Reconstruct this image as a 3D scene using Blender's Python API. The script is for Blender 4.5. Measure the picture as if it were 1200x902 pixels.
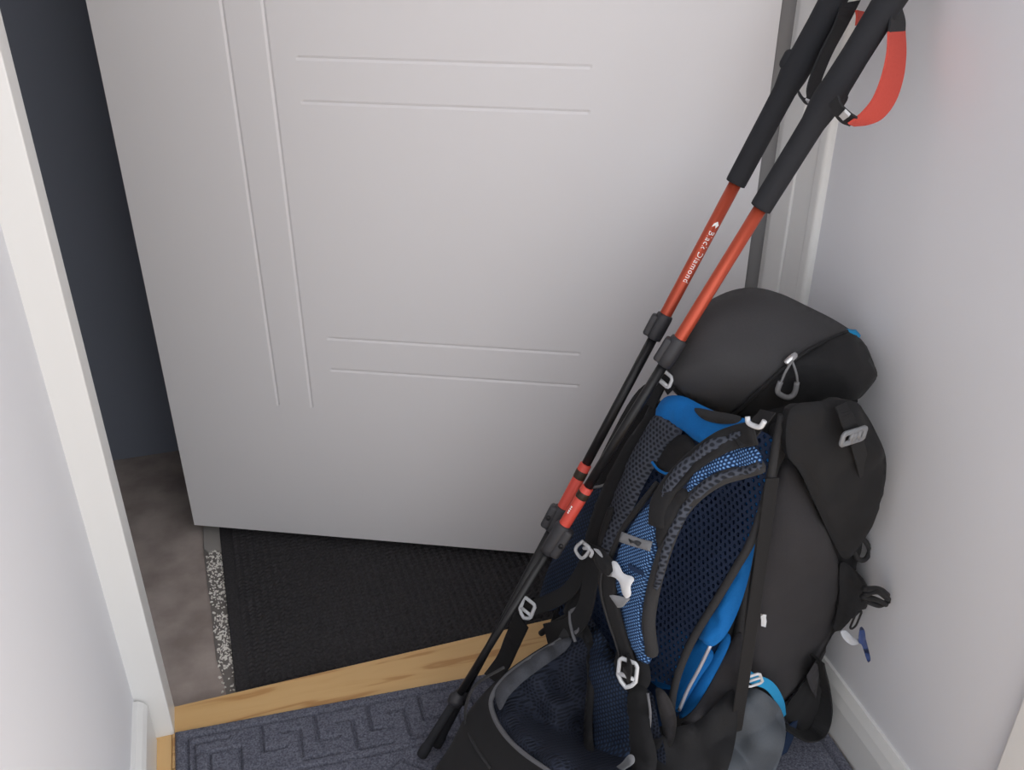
import bpy, bmesh, math, random
import numpy as np
from mathutils import Vector, Matrix, noise
from mathutils.bvhtree import BVHTree
from mathutils.geometry import delaunay_2d_cdt

random.seed(7)
for o in list(bpy.data.objects):
    bpy.data.objects.remove(o, do_unlink=True)
scene = bpy.context.scene
COL = scene.collection

# ------------------------------------------------------------------ camera
FPX, PITCH, YAW, CH = 1186.0, 0.544, 0.2832, 1.14
CF = Vector((math.sin(YAW)*math.cos(PITCH), math.cos(YAW)*math.cos(PITCH), -math.sin(PITCH)))
CR = Vector((math.cos(YAW), -math.sin(YAW), 0))
CU = CR.cross(CF)
CC = Vector((0, 0, CH))
cam_data = bpy.data.cameras.new('camera')
cam = bpy.data.objects.new('camera', cam_data)
COL.objects.link(cam)
cam.matrix_world = Matrix(((CR.x, CU.x, -CF.x, CC.x), (CR.y, CU.y, -CF.y, CC.y), (CR.z, CU.z, -CF.z, CC.z), (0, 0, 0, 1)))
cam_data.sensor_width = 36
cam_data.lens = FPX/1200*36
cam_data.clip_start = 0.02
scene.camera = cam

# ------------------------------------------------------------------ light
scene.view_settings.view_transform = 'Standard'
scene.view_settings.look = 'None'
scene.view_settings.gamma = 1
scene.view_settings.exposure = -0.18
scene.view_settings.use_curve_mapping = False
world = bpy.data.worlds.new('world')
scene.world = world
world.use_nodes = True
world.node_tree.nodes['Background'].inputs[0].default_value = (0.98, 0.985, 1.0, 1)
world.node_tree.nodes['Background'].inputs[1].default_value = 2.6


def area(name, loc, target, sx, sy, power, col):
    l = bpy.data.lights.new(name, 'AREA')
    l.shape = 'RECTANGLE'; l.size = sx; l.size_y = sy; l.energy = power; l.color = col
    o = bpy.data.objects.new(name, l); COL.objects.link(o)
    o.location = loc
    o.rotation_euler = (Vector(target)-Vector(loc)).to_track_quat('-Z', 'Y').to_euler()
    return o


# daylight from the window of the room that opens off the hall on the right
area('window_right_offscreen', (2.4, -1.1, 1.5), (-0.1, 1.0, 0.4), 1.3, 1.5, 25, (1.0, 0.99, 0.985))


# ------------------------------------------------------------------ colours and materials
def lin(c):
    return tuple((x/12.92 if x <= .04045 else ((x+.055)/1.055)**2.4) for x in c)


def rgb(r, g, b):
    return lin((r/255, g/255, b/255))+(1,)


def mat(name, col, rough=.7, metal=0, spec=.4):
    m = bpy.data.materials.new(name); m.use_nodes = True
    b = m.node_tree.nodes['Principled BSDF']
    b.inputs['Base Color'].default_value = col
    b.inputs['Roughness'].default_value = rough
    b.inputs['Metallic'].default_value = metal
    b.inputs['Specular IOR Level'].default_value = spec
    return m


def nd(m, typ, **kw):
    n = m.node_tree.nodes.new(typ)
    for k, v in kw.items():
        setattr(n, k, v)
    return n


def lk(m, a, b):
    m.node_tree.links.new(a, b)


def bsdf(m):
    return m.node_tree.nodes['Principled BSDF']


def noise_bump(m, scale, strength, dist=.001, detail=4, coord='Object'):
    tc = nd(m, 'ShaderNodeTexCoord'); nz = nd(m, 'ShaderNodeTexNoise')
    nz.inputs['Scale'].default_value = scale; nz.inputs['Detail'].default_value = detail
    bp = nd(m, 'ShaderNodeBump'); bp.inputs['Strength'].default_value = strength; bp.inputs['Distance'].default_value = dist
    lk(m, tc.outputs[coord], nz.inputs['Vector']); lk(m, nz.outputs['Fac'], bp.inputs['Height'])
    lk(m, bp.outputs['Normal'], bsdf(m).inputs['Normal'])
    return nz


def noise_colour(m, scale, c1, c2, lo=.35, hi=.65, detail=5, coord='Object', stretch=None):
    tc = nd(m, 'ShaderNodeTexCoord'); nz = nd(m, 'ShaderNodeTexNoise')
    nz.inputs['Scale'].default_value = scale; nz.inputs['Detail'].default_value = detail
    src = tc.outputs[coord]
    if stretch:
        mp = nd(m, 'ShaderNodeMapping'); mp.inputs['Scale'].default_value = stretch
        lk(m, src, mp.inputs['Vector']); src = mp.outputs['Vector']
    cr = nd(m, 'ShaderNodeValToRGB')
    cr.color_ramp.elements[0].position = lo; cr.color_ramp.elements[0].color = c1
    cr.color_ramp.elements[1].position = hi; cr.color_ramp.elements[1].color = c2
    lk(m, src, nz.inputs['Vector']); lk(m, nz.outputs['Fac'], cr.inputs['Fac'])
    lk(m, cr.outputs['Color'], bsdf(m).inputs['Base Color'])
    return cr


def paint(name, col, rough=.45, bump=.08):
    m = mat(name, col, rough)
    noise_bump(m, 220, bump, .0006)
    return m


def fabric(name, c1, c2, rough=.85, weave=900, sheen=.15):
    m = mat(name, c1, rough, spec=.25)
    tc = nd(m, 'ShaderNodeTexCoord')
    nz = nd(m, 'ShaderNodeTexNoise'); nz.inputs['Scale'].default_value = 420; nz.inputs['Detail'].default_value = 3
    mx = nd(m, 'ShaderNodeMix', data_type='RGBA'); mx.inputs[6].default_value = c1; mx.inputs[7].default_value = c2
    lk(m, tc.outputs['Object'], nz.inputs['Vector']); lk(m, nz.outputs['Fac'], mx.inputs['Factor'])
    lk(m, mx.outputs[2], bsdf(m).inputs['Base Color'])
    bp = nd(m, 'ShaderNodeBump'); bp.inputs['Strength'].default_value = .35; bp.inputs['Distance'].default_value = .0008
    n2 = nd(m, 'ShaderNodeTexNoise'); n2.inputs['Scale'].default_value = weave; n2.inputs['Detail'].default_value = 2
    lk(m, tc.outputs['Object'], n2.inputs['Vector']); lk(m, n2.outputs['Fac'], bp.inputs['Height'])
    lk(m, bp.outputs['Normal'], bsdf(m).inputs['Normal'])
    bsdf(m).inputs['Sheen Weight'].default_value = sheen*.2
    return m


def hexmesh(name, base, dot, a=.006, r=.3, soft=.08, aspect=1.0, rot=0.0, holes=False, rough=.8, depth=.6):
    """staggered dot lattice on the UV map (metres): knitted spacer mesh"""
    m = mat(name, base, rough, spec=.2)
    uv = nd(m, 'ShaderNodeUVMap')
    mp = nd(m, 'ShaderNodeMapping'); mp.inputs['Rotation'].default_value = (0, 0, rot)
    mp.inputs['Scale'].default_value = (1/a, 1/(a*1.732*aspect), 1)
    lk(m, uv.outputs['UV'], mp.inputs['Vector'])
    ds = []
    for off in (0, .5):
        ad = nd(m, 'ShaderNodeVectorMath', operation='ADD'); ad.inputs[1].default_value = (off, off, 0)
        fr = nd(m, 'ShaderNodeVectorMath', operation='FRACTION')
        sb = nd(m, 'ShaderNodeVectorMath', operation='SUBTRACT'); sb.inputs[1].default_value = (.5, .5, 0)
        ml = nd(m, 'ShaderNodeVectorMath', operation='MULTIPLY'); ml.inputs[1].default_value = (1, 1.732, 0)
        ln = nd(m, 'ShaderNodeVectorMath', operation='LENGTH')
        lk(m, mp.outputs['Vector'], ad.inputs[0]); lk(m, ad.outputs[0], fr.inputs[0]); lk(m, fr.outputs[0], sb.inputs[0])
        lk(m, sb.outputs[0], ml.inputs[0]); lk(m, ml.outputs[0], ln.inputs[0]); ds.append(ln.outputs['Value'])
    mn = nd(m, 'ShaderNodeMath', operation='MINIMUM'); lk(m, ds[0], mn.inputs[0]); lk(m, ds[1], mn.inputs[1])
    rm = nd(m, 'ShaderNodeMapRange'); rm.inputs['From Min'].default_value = r-soft; rm.inputs['From Max'].default_value = r+soft
    rm.inputs['To Min'].default_value = 1; rm.inputs['To Max'].default_value = 0
    lk(m, mn.outputs[0], rm.inputs['Value'])
    if holes:
        tr = nd(m, 'ShaderNodeBsdfTransparent'); ms = nd(m, 'ShaderNodeMixShader')
        out = m.node_tree.nodes['Material Output']
        lk(m, rm.outputs[0], ms.inputs[0]); lk(m, bsdf(m).outputs[0], ms.inputs[1]); lk(m, tr.outputs[0], ms.inputs[2])
        lk(m, ms.outputs[0], out.inputs['Surface'])
    else:
        mx = nd(m, 'ShaderNodeMix', data_type='RGBA'); mx.inputs[6].default_value = base; mx.inputs[7].default_value = dot
        lk(m, rm.outputs[0], mx.inputs['Factor']); lk(m, mx.outputs[2], bsdf(m).inputs['Base Color'])
    bp = nd(m, 'ShaderNodeBump'); bp.inputs['Strength'].default_value = depth; bp.inputs['Distance'].default_value = .0015
    bp.invert = True
    lk(m, rm.outputs[0], bp.inputs['Height']); lk(m, bp.outputs['Normal'], bsdf(m).inputs['Normal'])
    return m


M = {}
M['wall'] = paint('white_wall_paint', rgb(216, 217, 222), .6)
M['frame'] = paint('white_gloss_paint', rgb(218, 218, 217), .35, .05)
M['door'] = paint('door_laminate', rgb(219, 217, 219), .5, .05)
M['edge'] = paint('door_edge_metal', rgb(120, 119, 120), .45)
M['rubber'] = mat('black_seal_and_gap_shade', rgb(22, 21, 22), .6)
M['garage'] = paint('grey_blue_garage_paint', rgb(122, 127, 140), .8)

# concrete
m = mat('bare_concrete', rgb(128, 122, 118), .85)
cr = noise_colour(m, 13, rgb(148, 136, 130), rgb(184, 172, 165), .34, .66, 9)
noise_bump(m, 160, .3, .001)
M['concrete'] = m
M['concrete_pale'] = mat('pale_concrete_patch', rgb(158, 154, 150), .85); noise_bump(M['concrete_pale'], 200, .4)
M['chip'] = mat('white_stone_chip', rgb(236, 232, 226), .7)
M['mortar'] = mat('rough_mortar', rgb(122, 117, 113), .9); noise_bump(M['mortar'], 300, .8, .002)


def wood(name, along):
    m = mat(name, rgb(205, 165, 112), .42)
    st = (1.2, 14, 14) if along == 'x' else (14, 1.2, 14)
    tc = nd(m, 'ShaderNodeTexCoord'); mp = nd(m, 'ShaderNodeMapping'); mp.inputs['Scale'].default_value = st
    lk(m, tc.outputs['Object'], mp.inputs['Vector'])
    nz = nd(m, 'ShaderNodeTexNoise'); nz.inputs['Scale'].default_value = 2.2; nz.inputs['Detail'].default_value = 3; nz.inputs['Distortion'].default_value = .6
    lk(m, mp.outputs[0], nz.inputs['Vector'])
    wv = nd(m, 'ShaderNodeMath', operation='MULTIPLY'); wv.inputs[1].default_value = 22
    sn = nd(m, 'ShaderNodeMath', operation='SINE')
    lk(m, nz.outputs['Fac'], wv.inputs[0]); lk(m, wv.outputs[0], sn.inputs[0])
    cr = nd(m, 'ShaderNodeValToRGB')
    e = cr.color_ramp.elements
    e[0].position = 0; e[0].color = rgb(214, 176, 122)
    e[1].position = 1; e[1].color = rgb(188, 142, 90)
    k = cr.color_ramp.elements.new(.72); k.color = rgb(210, 170, 116)
    mr = nd(m, 'ShaderNodeMapRange'); mr.inputs['From Min'].default_value = -1
    lk(m, sn.outputs[0], mr.inputs['Value']); lk(m, mr.outputs[0], cr.inputs['Fac'])
    lk(m, cr.outputs['Color'], bsdf(m).inputs['Base Color'])
    return m


M['wood_x'] = wood('oak_threshold_wood', 'x')
M['wood_y'] = wood('oak_floor_wood', 'y')

# hall mat: needle felt
m = mat('grey_felt_carpet', rgb(70, 74, 84), .95, spec=.1)
noise_colour(m, 420, rgb(78, 80, 92), rgb(116, 118, 130), .36, .68, 4)
noise_bump(m, 700, .8, .0015)
M['felt'] = m
m = mat('black_ribbed_rubber', rgb(38, 37, 39), .75, spec=.3)
noise_colour(m, 260, rgb(46, 45, 47), rgb(62, 60, 62), .35, .7)
M['ribbed'] = m

# pack fabrics
M['black'] = fabric('black_pack_fabric', rgb(28, 28, 30), rgb(34, 34, 36))
M['black2'] = fabric('matte_black_fabric', rgb(25, 25, 27), rgb(31, 31, 33))
M['lidgrey'] = fabric('charcoal_ripstop', rgb(54, 54, 56), rgb(61, 60, 62))
M['sidegrey'] = fabric('graphite_side_fabric', rgb(45, 44, 47), rgb(52, 51, 54))
M['pocket'] = fabric('slate_pocket_fabric', rgb(74, 79, 86), rgb(82, 87, 94))
M['trimgrey'] = fabric('grey_binding_tape', rgb(42, 42, 44), rgb(50, 50, 52))
M['rimgrey'] = fabric('pale_grey_binding', rgb(92, 93, 97), rgb(104, 104, 108))
M['rimdark'] = fabric('dark_grey_binding', rgb(54, 56, 62), rgb(70, 72, 78), weave=500)
M['web'] = fabric('black_webbing', rgb(22, 22, 24), rgb(30, 30, 32), .75)
M['blue'] = fabric('bright_blue_fabric', rgb(6, 94, 164), rgb(14, 106, 178), .75)
M['navy'] = fabric('navy_fabric', rgb(20, 38, 66), rgb(28, 48, 78))
M['navypanel'] = fabric('dark_blue_back_fabric', rgb(18, 44, 78), rgb(26, 54, 92))
M['bluetape'] = fabric('cyan_blue_webbing', rgb(20, 135, 190), rgb(40, 150, 205), .7)
M['mesh_back'] = hexmesh('navy_trampoline_mesh', rgb(36, 47, 70), (0, 0, 0, 1), .0085, .25, .05, holes=True)
M['mesh_blue'] = hexmesh('light_blue_knit_mesh', rgb(22, 44, 76), rgb(108, 150, 204), .0034, .27, .1, rot=.25)
M['mesh_navy'] = hexmesh('dark_navy_knit_mesh', rgb(26, 33, 46), rgb(42, 58, 84), .005, .3, .1, rot=.2)
M['mesh_honey'] = hexmesh('grey_honeycomb_mesh', rgb(64, 68, 78), rgb(30, 33, 40), .0062, .31, .08)
M['mesh_lumbar'] = hexmesh('lumbar_honeycomb_mesh', rgb(36, 41, 54), rgb(20, 23, 32), .0046, .30, .1)
M['clip'] = mat('light_grey_plastic', rgb(196, 198, 202), .4)
M['clipdark'] = mat('grey_plastic', rgb(120, 122, 126), .45)
M['wire'] = mat('steel_frame_wire', rgb(196, 196, 206), .35, .4)
M['chrome'] = mat('chrome_slider', rgb(190, 190, 192), .25, .9)
M['cord'] = mat('grey_cord', rgb(112, 112, 114), .7)
M['label'] = mat('grey_logo_label', rgb(118, 120, 124), .7)
M['print'] = mat('dark_print', rgb(58, 60, 64), .7)
M['white'] = mat('white_print', rgb(235, 235, 235), .6)
M['navyplastic'] = mat('navy_plastic', rgb(44, 62, 108), .45)
M['clearplastic'] = mat('milky_plastic', rgb(172, 176, 182), .4)
# poles
M['foam'] = mat('black_foam_grip', rgb(42, 43, 47), .85, spec=.25); noise_bump(M['foam'], 900, .3, .0005)
M['orange'] = mat('orange_anodised_aluminium', rgb(178, 76, 54), .36, .4)
M['orange3'] = mat('coral_orange_lacquer', rgb(196, 72, 60), .42, .1)
M['shaft'] = mat('black_anodised_shaft', rgb(34, 34, 36), .35, .3)
M['lock'] = mat('black_lock_plastic', rgb(48, 48, 52), .5)
M['band'] = mat('dark_bronze_band', rgb(44, 34, 22), .5)
M['strapred'] = fabric('coral_wrist_strap', rgb(194, 72, 60), rgb(204, 82, 70), .8)
M['strapblack'] = fabric('black_wrist_strap', rgb(34, 35, 38), rgb(44, 45, 48), .8)


# ------------------------------------------------------------------ object helpers
WORLD_PARTS = set()


def link(o, parent=None):
    COL.objects.link(o)
    if parent is not None:
        o.parent = parent
        if parent in WORLD_PARTS:      # its parts are given in world coordinates
            o.matrix_parent_inverse = Matrix.Translation(-parent.location)
    return o


def mesh_obj(name, verts, faces, material, parent=None, smooth=False, uvf=None, recalc=True):
    if parent is not None and parent in WORLD_PARTS:      # soft goods rest on the mat and against wall and baseboard
        verts = [(min(v[0], .683 if v[2] < .1 else .6965), v[1], max(v[2], .0105)) for v in verts]
    me = bpy.data.meshes.new(name)
    me.from_pydata([tuple(v) for v in verts], [], [tuple(f) for f in faces])
    if recalc:
        bm = bmesh.new(); bm.from_mesh(me)
        bmesh.ops.recalc_face_normals(bm, faces=bm.faces)
        bm.to_mesh(me); bm.free()
    if uvf:
        uv = me.uv_layers.new(name='UVMap')
        co = [uvf(v.co) for v in me.vertices]
        for lp in me.loops:
            uv.data[lp.index].uv = co[lp.vertex_index]
    if smooth:
        me.polygons.foreach_set('use_smooth', [True]*len(me.polygons))
    me.materials.append(material)
    me.update()
    return link(bpy.data.objects.new(name, me), parent)


def box(name, lo, hi, material, parent=None, bevel=0.0, seg=2):
    bm = bmesh.new()
    bmesh.ops.create_cube(bm, size=1)
    for v in bm.verts:
        v.co = Vector(((lo[i]+hi[i])/2+v.co[i]*(hi[i]-lo[i]) for i in range(3)))
    if bevel:
        bmesh.ops.bevel(bm, geom=bm.edges[:], offset=bevel, segments=seg, affect='EDGES', profile=.5)
    me = bpy.data.meshes.new(name); bm.to_mesh(me); bm.free()
    me.materials.append(material)
    return link(bpy.data.objects.new(name, me), parent)


def prism(name, poly, z0, z1, material, parent=None, bevel=0.0):
    n = len(poly)
    bm = bmesh.new()
    lo = [bm.verts.new((x, y, z0)) for x, y in poly]; hi = [bm.verts.new((x, y, z1)) for x, y in poly]
    bm.faces.new(lo[::-1]); bm.faces.new(hi)
    for i in range(n):
        bm.faces.new((lo[i], lo[(i+1) % n], hi[(i+1) % n], hi[i]))
    bmesh.ops.recalc_face_normals(bm, faces=bm.faces)
    if bevel:
        bmesh.ops.bevel(bm, geom=bm.edges[:], offset=bevel, segments=2, affect='EDGES', profile=.5)
    me = bpy.data.meshes.new(name); bm.to_mesh(me); bm.free(); me.materials.append(material)
    return link(bpy.data.objects.new(name, me), parent)


def empty(name, loc, label=None, cat=None, group=None):
    o = bpy.data.objects.new(name, None); o.location = loc; o.empty_display_size = .05
    COL.objects.link(o)
    tag(o, label, cat, group)
    return o


def tag(o, label=None, cat=None, group=None, kind=None):
    if label: o['label'] = label
    if cat: o['category'] = cat
    if group: o['group'] = group
    if kind: o['kind'] = kind
    return o


def structure(o, label):
    o['kind'] = 'structure'; o['label'] = label
    return o


# rays through points of the photograph, met with real planes of the place
def ray(px, py):
    return CF+CR*((px-600)/FPX)-CU*((py-451)/FPX)


def on_z(px, py, z):
    v = ray(px, py); return CC+v*((z-CH)/v.z)


def on_x(px, py, x):
    v = ray(px, py); return CC+v*(x/v.x)


def on_depth(px, py, dep):
    return CC+ray(px, py)*dep


# ------------------------------------------------------------------ the hall
WL, WR = -.2235, .699        # left and right wall planes
YF = 1.047                   # room face of the door frame
structure(box('wall_left', (WL-.1, -.25, 0), (WL, YF, 2.4), M['wall']), 'smooth white wall to the left of the doorway')
structure(box('wall_right', (WR, .5, 0), (WR+.1, YF+.12, 2.4), M['wall']), 'smooth pale grey wall behind the backpack')
structure(box('ceiling', (-1.6, -.25, 2.4), (2.0, YF+.14, 2.5), M['wall']), 'white hall ceiling')
# header and outer wall faces around the doorway
structure(box('wall_front', (WL-1.4, YF, -.03), (WL, YF+.11, 2.4), M['garage']), 'wall beside the doorway on the garage side')
structure(box('wall_header', (WL, YF+.02, 2.06), (WR, YF+.11, 2.4), M['wall']), 'white wall above the doorway')
structure(box('wall_far', (WR+.1, YF, -.03), (2.2, YF+.11, 2.4), M['garage']), 'wall right of the doorway on the garage side')

# hall floor: planks under the mat
fl = structure(box('floor', (-.4, -1.6, -.06), (1.9, YF, -.031), M['wood_y']), 'oak plank floor showing beside the grey mat')
box('plank', (-.236, -1.2, -.032), (-.1876, YF-.0005, 0), M['wood_y'], fl, .0008, 1)
x = -.187
while x < .72:
    box('plank', (x+.0006, -1.2, -.032), (x+.1194, .984, 0), M['wood_y'], fl, .0008, 1)
    x += .12
th = structure(prism('trim_1', [(-.187, .985), (.70, .985), (.70, 1.118), (-.187, 1.093)], -.03, .0005, M['wood_x'], None, .0012),
               'light oak threshold board across the doorway')

# left door frame: face casing, inner stop and rabbet
lf = structure(empty('trim_2', (WL, YF, 0)), 'white painted door frame left of the doorway')
lf.location = (0, 0, 0)
box('casing', (WL-.002, YF-.004, -.001), (-.1835, YF+.046, 2.06), M['frame'], lf, .0015)
box('rabbet', (WL-.002, YF+.046, -.03), (-.212, YF+.112, 2.06), M['frame'], lf, .001)
box('seal', (-.2125, YF+.046, -.03), (-.204, YF+.052, 2.06), M['rubber'], lf)
# right door frame: stepped jamb
rf = structure(empty('trim_3', (0, 0, 0)), 'white stepped door frame on the hinge side')
box('jamb', (.688, 1.085, -.03), (.72, 1.128, 2.06), M['frame'], rf, .002)
box('jamb_step', (.6915, 1.045, -.001), (.72, 1.086, 2.06), M['frame'], rf, .002)
box('jamb_rounded_edge', (.689, 1.026, -.001), (.72, 1.0465, 2.06), M['frame'], rf, .006, 4)
box('jamb_outer', (.694, 1.128, -.03), (.72, 1.16, 2.06), M['frame'], rf, .001)

# baseboards
def baseboard(name, x, sx, y0, y1, h, t, cap, label):
    prof = [(0, 0), (t, 0), (t, h-cap), (t*.75, h-cap*.45), (t*.35, h), (0, h)]
    V = []; Fc = []
    for y in (y0, y1):
        V += [(x+sx*a, y, b) for a, b in prof]
    n = len(prof)
    for k in range(n):
        Fc.append((k, (k+1) % n, n+(k+1) % n, n+k))
    Fc += [tuple(range(n)), tuple(range(n, 2*n))]
    return structure(mesh_obj(name, V, Fc, M['frame']), label)


baseboard('baseboard_right', WR, -1, .535, 1.026, .092, .0125, .032, 'white baseboard at the foot of the right wall')
baseboard('baseboard_left', WL, 1, -.25, 1.038, .082, .0165, .012, 'white baseboard ending at the door frame')
# white casing of the side doorway in the right wall
structure(box('trim_4', (WR-.014, .44, 0), (WR+.1, .532, 2.1), M['frame'], None, .002), 'white door casing further along the right wall')

# ------------------------------------------------------------------ the door leaf, ajar
DA = .4094
dd = Vector((math.cos(DA), -math.sin(DA), 0))        # free edge -> hinge edge
dn = Vector((-math.sin(DA), -math.cos(DA), 0))       # towards the hall
D0 = Vector((-.1475, 1.507, .0))
DW = .898
door = structure(empty('door_1', (0, 0, 0)), 'white flush door standing ajar with pressed grooves')
door.matrix_world = Matrix(((dd.x, dn.x, 0, D0.x), (dd.y, dn.y, 0, D0.y), (0, 0, 1, .0), (0, 0, 0, 1)))


def door_leaf():
    gv = [(.1865, .268, 1.86), (.2425, .268, 1.86)]
    gh = [(.339, .2825, .6675), (.395, .2825, .6675), (.7585, .2825, .6675), (.817, .2825, .6675),
          (1.26, .2825, .6675), (1.318, .2825, .6675), (1.70, .2825, .6675), (1.757, .2825, .6675)]
    hw, dep = .0034, .0013
    xs = {0, DW}; zs = {0, 2.04}
    for g, a, b in gv:
        xs |= {g-hw, g-hw*.45, g, g+hw*.45, g+hw}; zs |= {a-.004, a, a+.004, b-.004, b, b+.004}
    for g, a, b in gh:
        zs |= {g-hw, g-hw*.45, g, g+hw*.45, g+hw}; xs |= {a-.004, a, a+.004, b-.004, b, b+.004}
    xs = sorted(xs); zs = sorted(zs)

    def depth(x, z):
        d = 0
        for g, a, b in gv:
            q = max(abs(x-g), max(a-z, z-b, 0)*.9)
            d = max(d, 1-q/hw)
        for g, a, b in gh:
            q = max(abs(z-g), max(a-x, x-b, 0)*.9)
            d = max(d, 1-q/hw)
        d = max(0, min(1, d))
        return dep*(d*d*(3-2*d))
    T = .042
    V = [(x, -depth(x, z), z) for z in zs for x in xs]
    nx, nz_ = len(xs), len(zs)
    Fc = [(j*nx+k, j*nx+k+1, (j+1)*nx+k+1, (j+1)*nx+k) for j in range(nz_-1) for k in range(nx-1)]
    b0 = len(V)
    V += [(0, -T, 0), (DW, -T, 0), (DW, -T, 2.04), (0, -T, 2.04)]
    Fc += [(b0, b0+1, b0+2, b0+3)]
    bot = list(range(nx)); top = [(nz_-1)*nx+k for k in range(nx)]
    lft = [j*nx for j in range(nz_)]; rgt = [j*nx+nx-1 for j in range(nz_)]
    Fc += [tuple(bot)+(b0+1, b0), tuple(top)+(b0+2, b0+3), tuple(lft)+(b0+3, b0), tuple(rgt)+(b0+2, b0+1)]
    return mesh_obj('leaf', V, Fc, M['door'], door)


door_leaf()
box('edge_strip', (DW, -.040, 0), (DW+.0185, -.003, 2.04), M['edge'], door, .001)
box('hinge_gap_shade', (DW+.0185, -.034, 0), (DW+.0235, -.006, 2.04), M['rubber'], door)  # black strip standing in for the shade inside the hinge gap
hd = box('handle_plate', (.045, 0, .93), (.085, .008, 1.17), M['chrome'], door, .002)
box('lever', (.055, .045, 1.045), (.175, .06, 1.062), M['chrome'], hd, .004)
box('lever_neck', (.057, .006, 1.046), (.073, .05, 1.061), M['chrome'], hd, .003)

# ------------------------------------------------------------------ the garage beyond
ZG = -.03
gf = structure(box('floor_garage', (-1.7, YF+.02, ZG-.05), (2.2, 2.6, ZG), M['concrete']), 'stained bare concrete floor beyond the doorway')
structure(box('wall_added_behind_door', (-1.7, 1.80, ZG), (2.2, 1.9, 2.5), M['garage']), 'wall added close behind the door to darken the gap')  # added wall, set near the door so the gap looks dark and hides floor
structure(box('wall_garage_left', (-1.8, YF, ZG), (-1.7, 2.7, 2.5), M['garage']), 'dark wall on the left of the garage')
structure(box('wall_garage_right', (2.2, YF, ZG), (2.3, 2.7, 2.5), M['garage']), 'dark wall on the right of the garage')
structure(box('ceiling_garage', (-1.8, YF+.1, 2.4), (2.3, 2.7, 2.5), M['garage']), 'dark garage ceiling')
# worn strip of exposed stone chips along the mat
prism('mortar_strip', [(-.136, 1.50), (-.094, 1.50), (-.086, 1.10), (-.112, 1.10), (-.118, 1.16), (-.126, 1.20), (-.130, 1.32), (-.134, 1.38), (-.137, 1.46)], ZG-.004, ZG+.0012, M['mortar'], gf)
prism('smooth_patch', [(-.136, 1.53), (-.094, 1.53), (-.096, 1.458), (-.106, 1.452), (-.118, 1.462), (-.128, 1.456), (-.136, 1.468)], ZG-.004, ZG+.005, M['concrete_pale'], gf, .001)
V = []; Fc = []
rr = random.Random(3)
for k in range(760):
    y = rr.uniform(1.12, 1.462)
    dens = 1 if 1.33 < y < 1.46 or 1.17 < y < 1.3 else .35
    if rr.random() > dens: continue
    u = rr.random()
    xl = -.134+(1.46-y)*.035; xr = -.094+(1.46-y)*.02
    cx = xl+(xr-xl)*u**.8
    s = rr.uniform(.0011, .0036); a = rr.uniform(0, 6.28); e = rr.uniform(.3, .75); h = rr.uniform(.001, .0025)
    b = len(V)
    for q in range(6):
        an = a+q*math.pi/3; rad = s*rr.uniform(.8, 1.1)
        px_, py_ = math.cos(an-a)*rad, math.sin(an-a)*rad*e
        V.append((cx+px_*math.cos(a)-py_*math.sin(a), y+px_*math.sin(a)+py_*math.cos(a), ZG+.0008))
    for q in range(6):
        p = V[b+q]; V.append((cx+(p[0]-cx)*.6, y+(p[1]-y)*.6, ZG+.0012+h))
    for q in range(6):
        Fc.append((b+q, b+(q+1) % 6, b+6+(q+1) % 6, b+6+q))
    Fc.append(tuple(b+6+q for q in range(6)))
o = mesh_obj('stone_chips', V, Fc, M['chip'], gf, recalc=False)
tag(o, 'small white stone chips set in worn mortar', kind='stuff')

# black outdoor mat with zigzag ribs
gm = empty('garage_mat', (.2, 1.4, ZG), 'black zigzag-ribbed rubber mat lying beyond the threshold under the door', 'mat')
gm.matrix_world = Matrix.Translation((-.0995, 1.096, ZG)) @ Matrix.Rotation(math.radians(1.2), 4, 'Z')
MWX, MWY = .74, .62
box('base', (0, 0, 0), (MWX, MWY, .006), M['ribbed'], gm, .002)
box('border', (0.0006, 0.0006, .0055), (.018, MWY-.0006, .0082), M['ribbed'], gm, .001)
V = []; Fc = []
y = .006
while y < MWY-.02:
    nseg = int((MWX-.03)/.006)
    prev = None
    for k in range(nseg+1):
        xx = .022+k*.006; yy = y+(.0042 if k % 2 else 0)
        b = len(V)
        V += [(xx, yy-.0026, .0058), (xx, yy, .0092), (xx, yy+.0026, .0058)]
        if prev is not None:
            Fc += [(prev, b, b+1, prev+1), (prev+1, b+1, b+2, prev+2)]
        prev = b
    y += .0088
tag(mesh_obj('zigzag_ribs', V, Fc, M['ribbed'], gm, recalc=False), None, kind='stuff')


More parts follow.
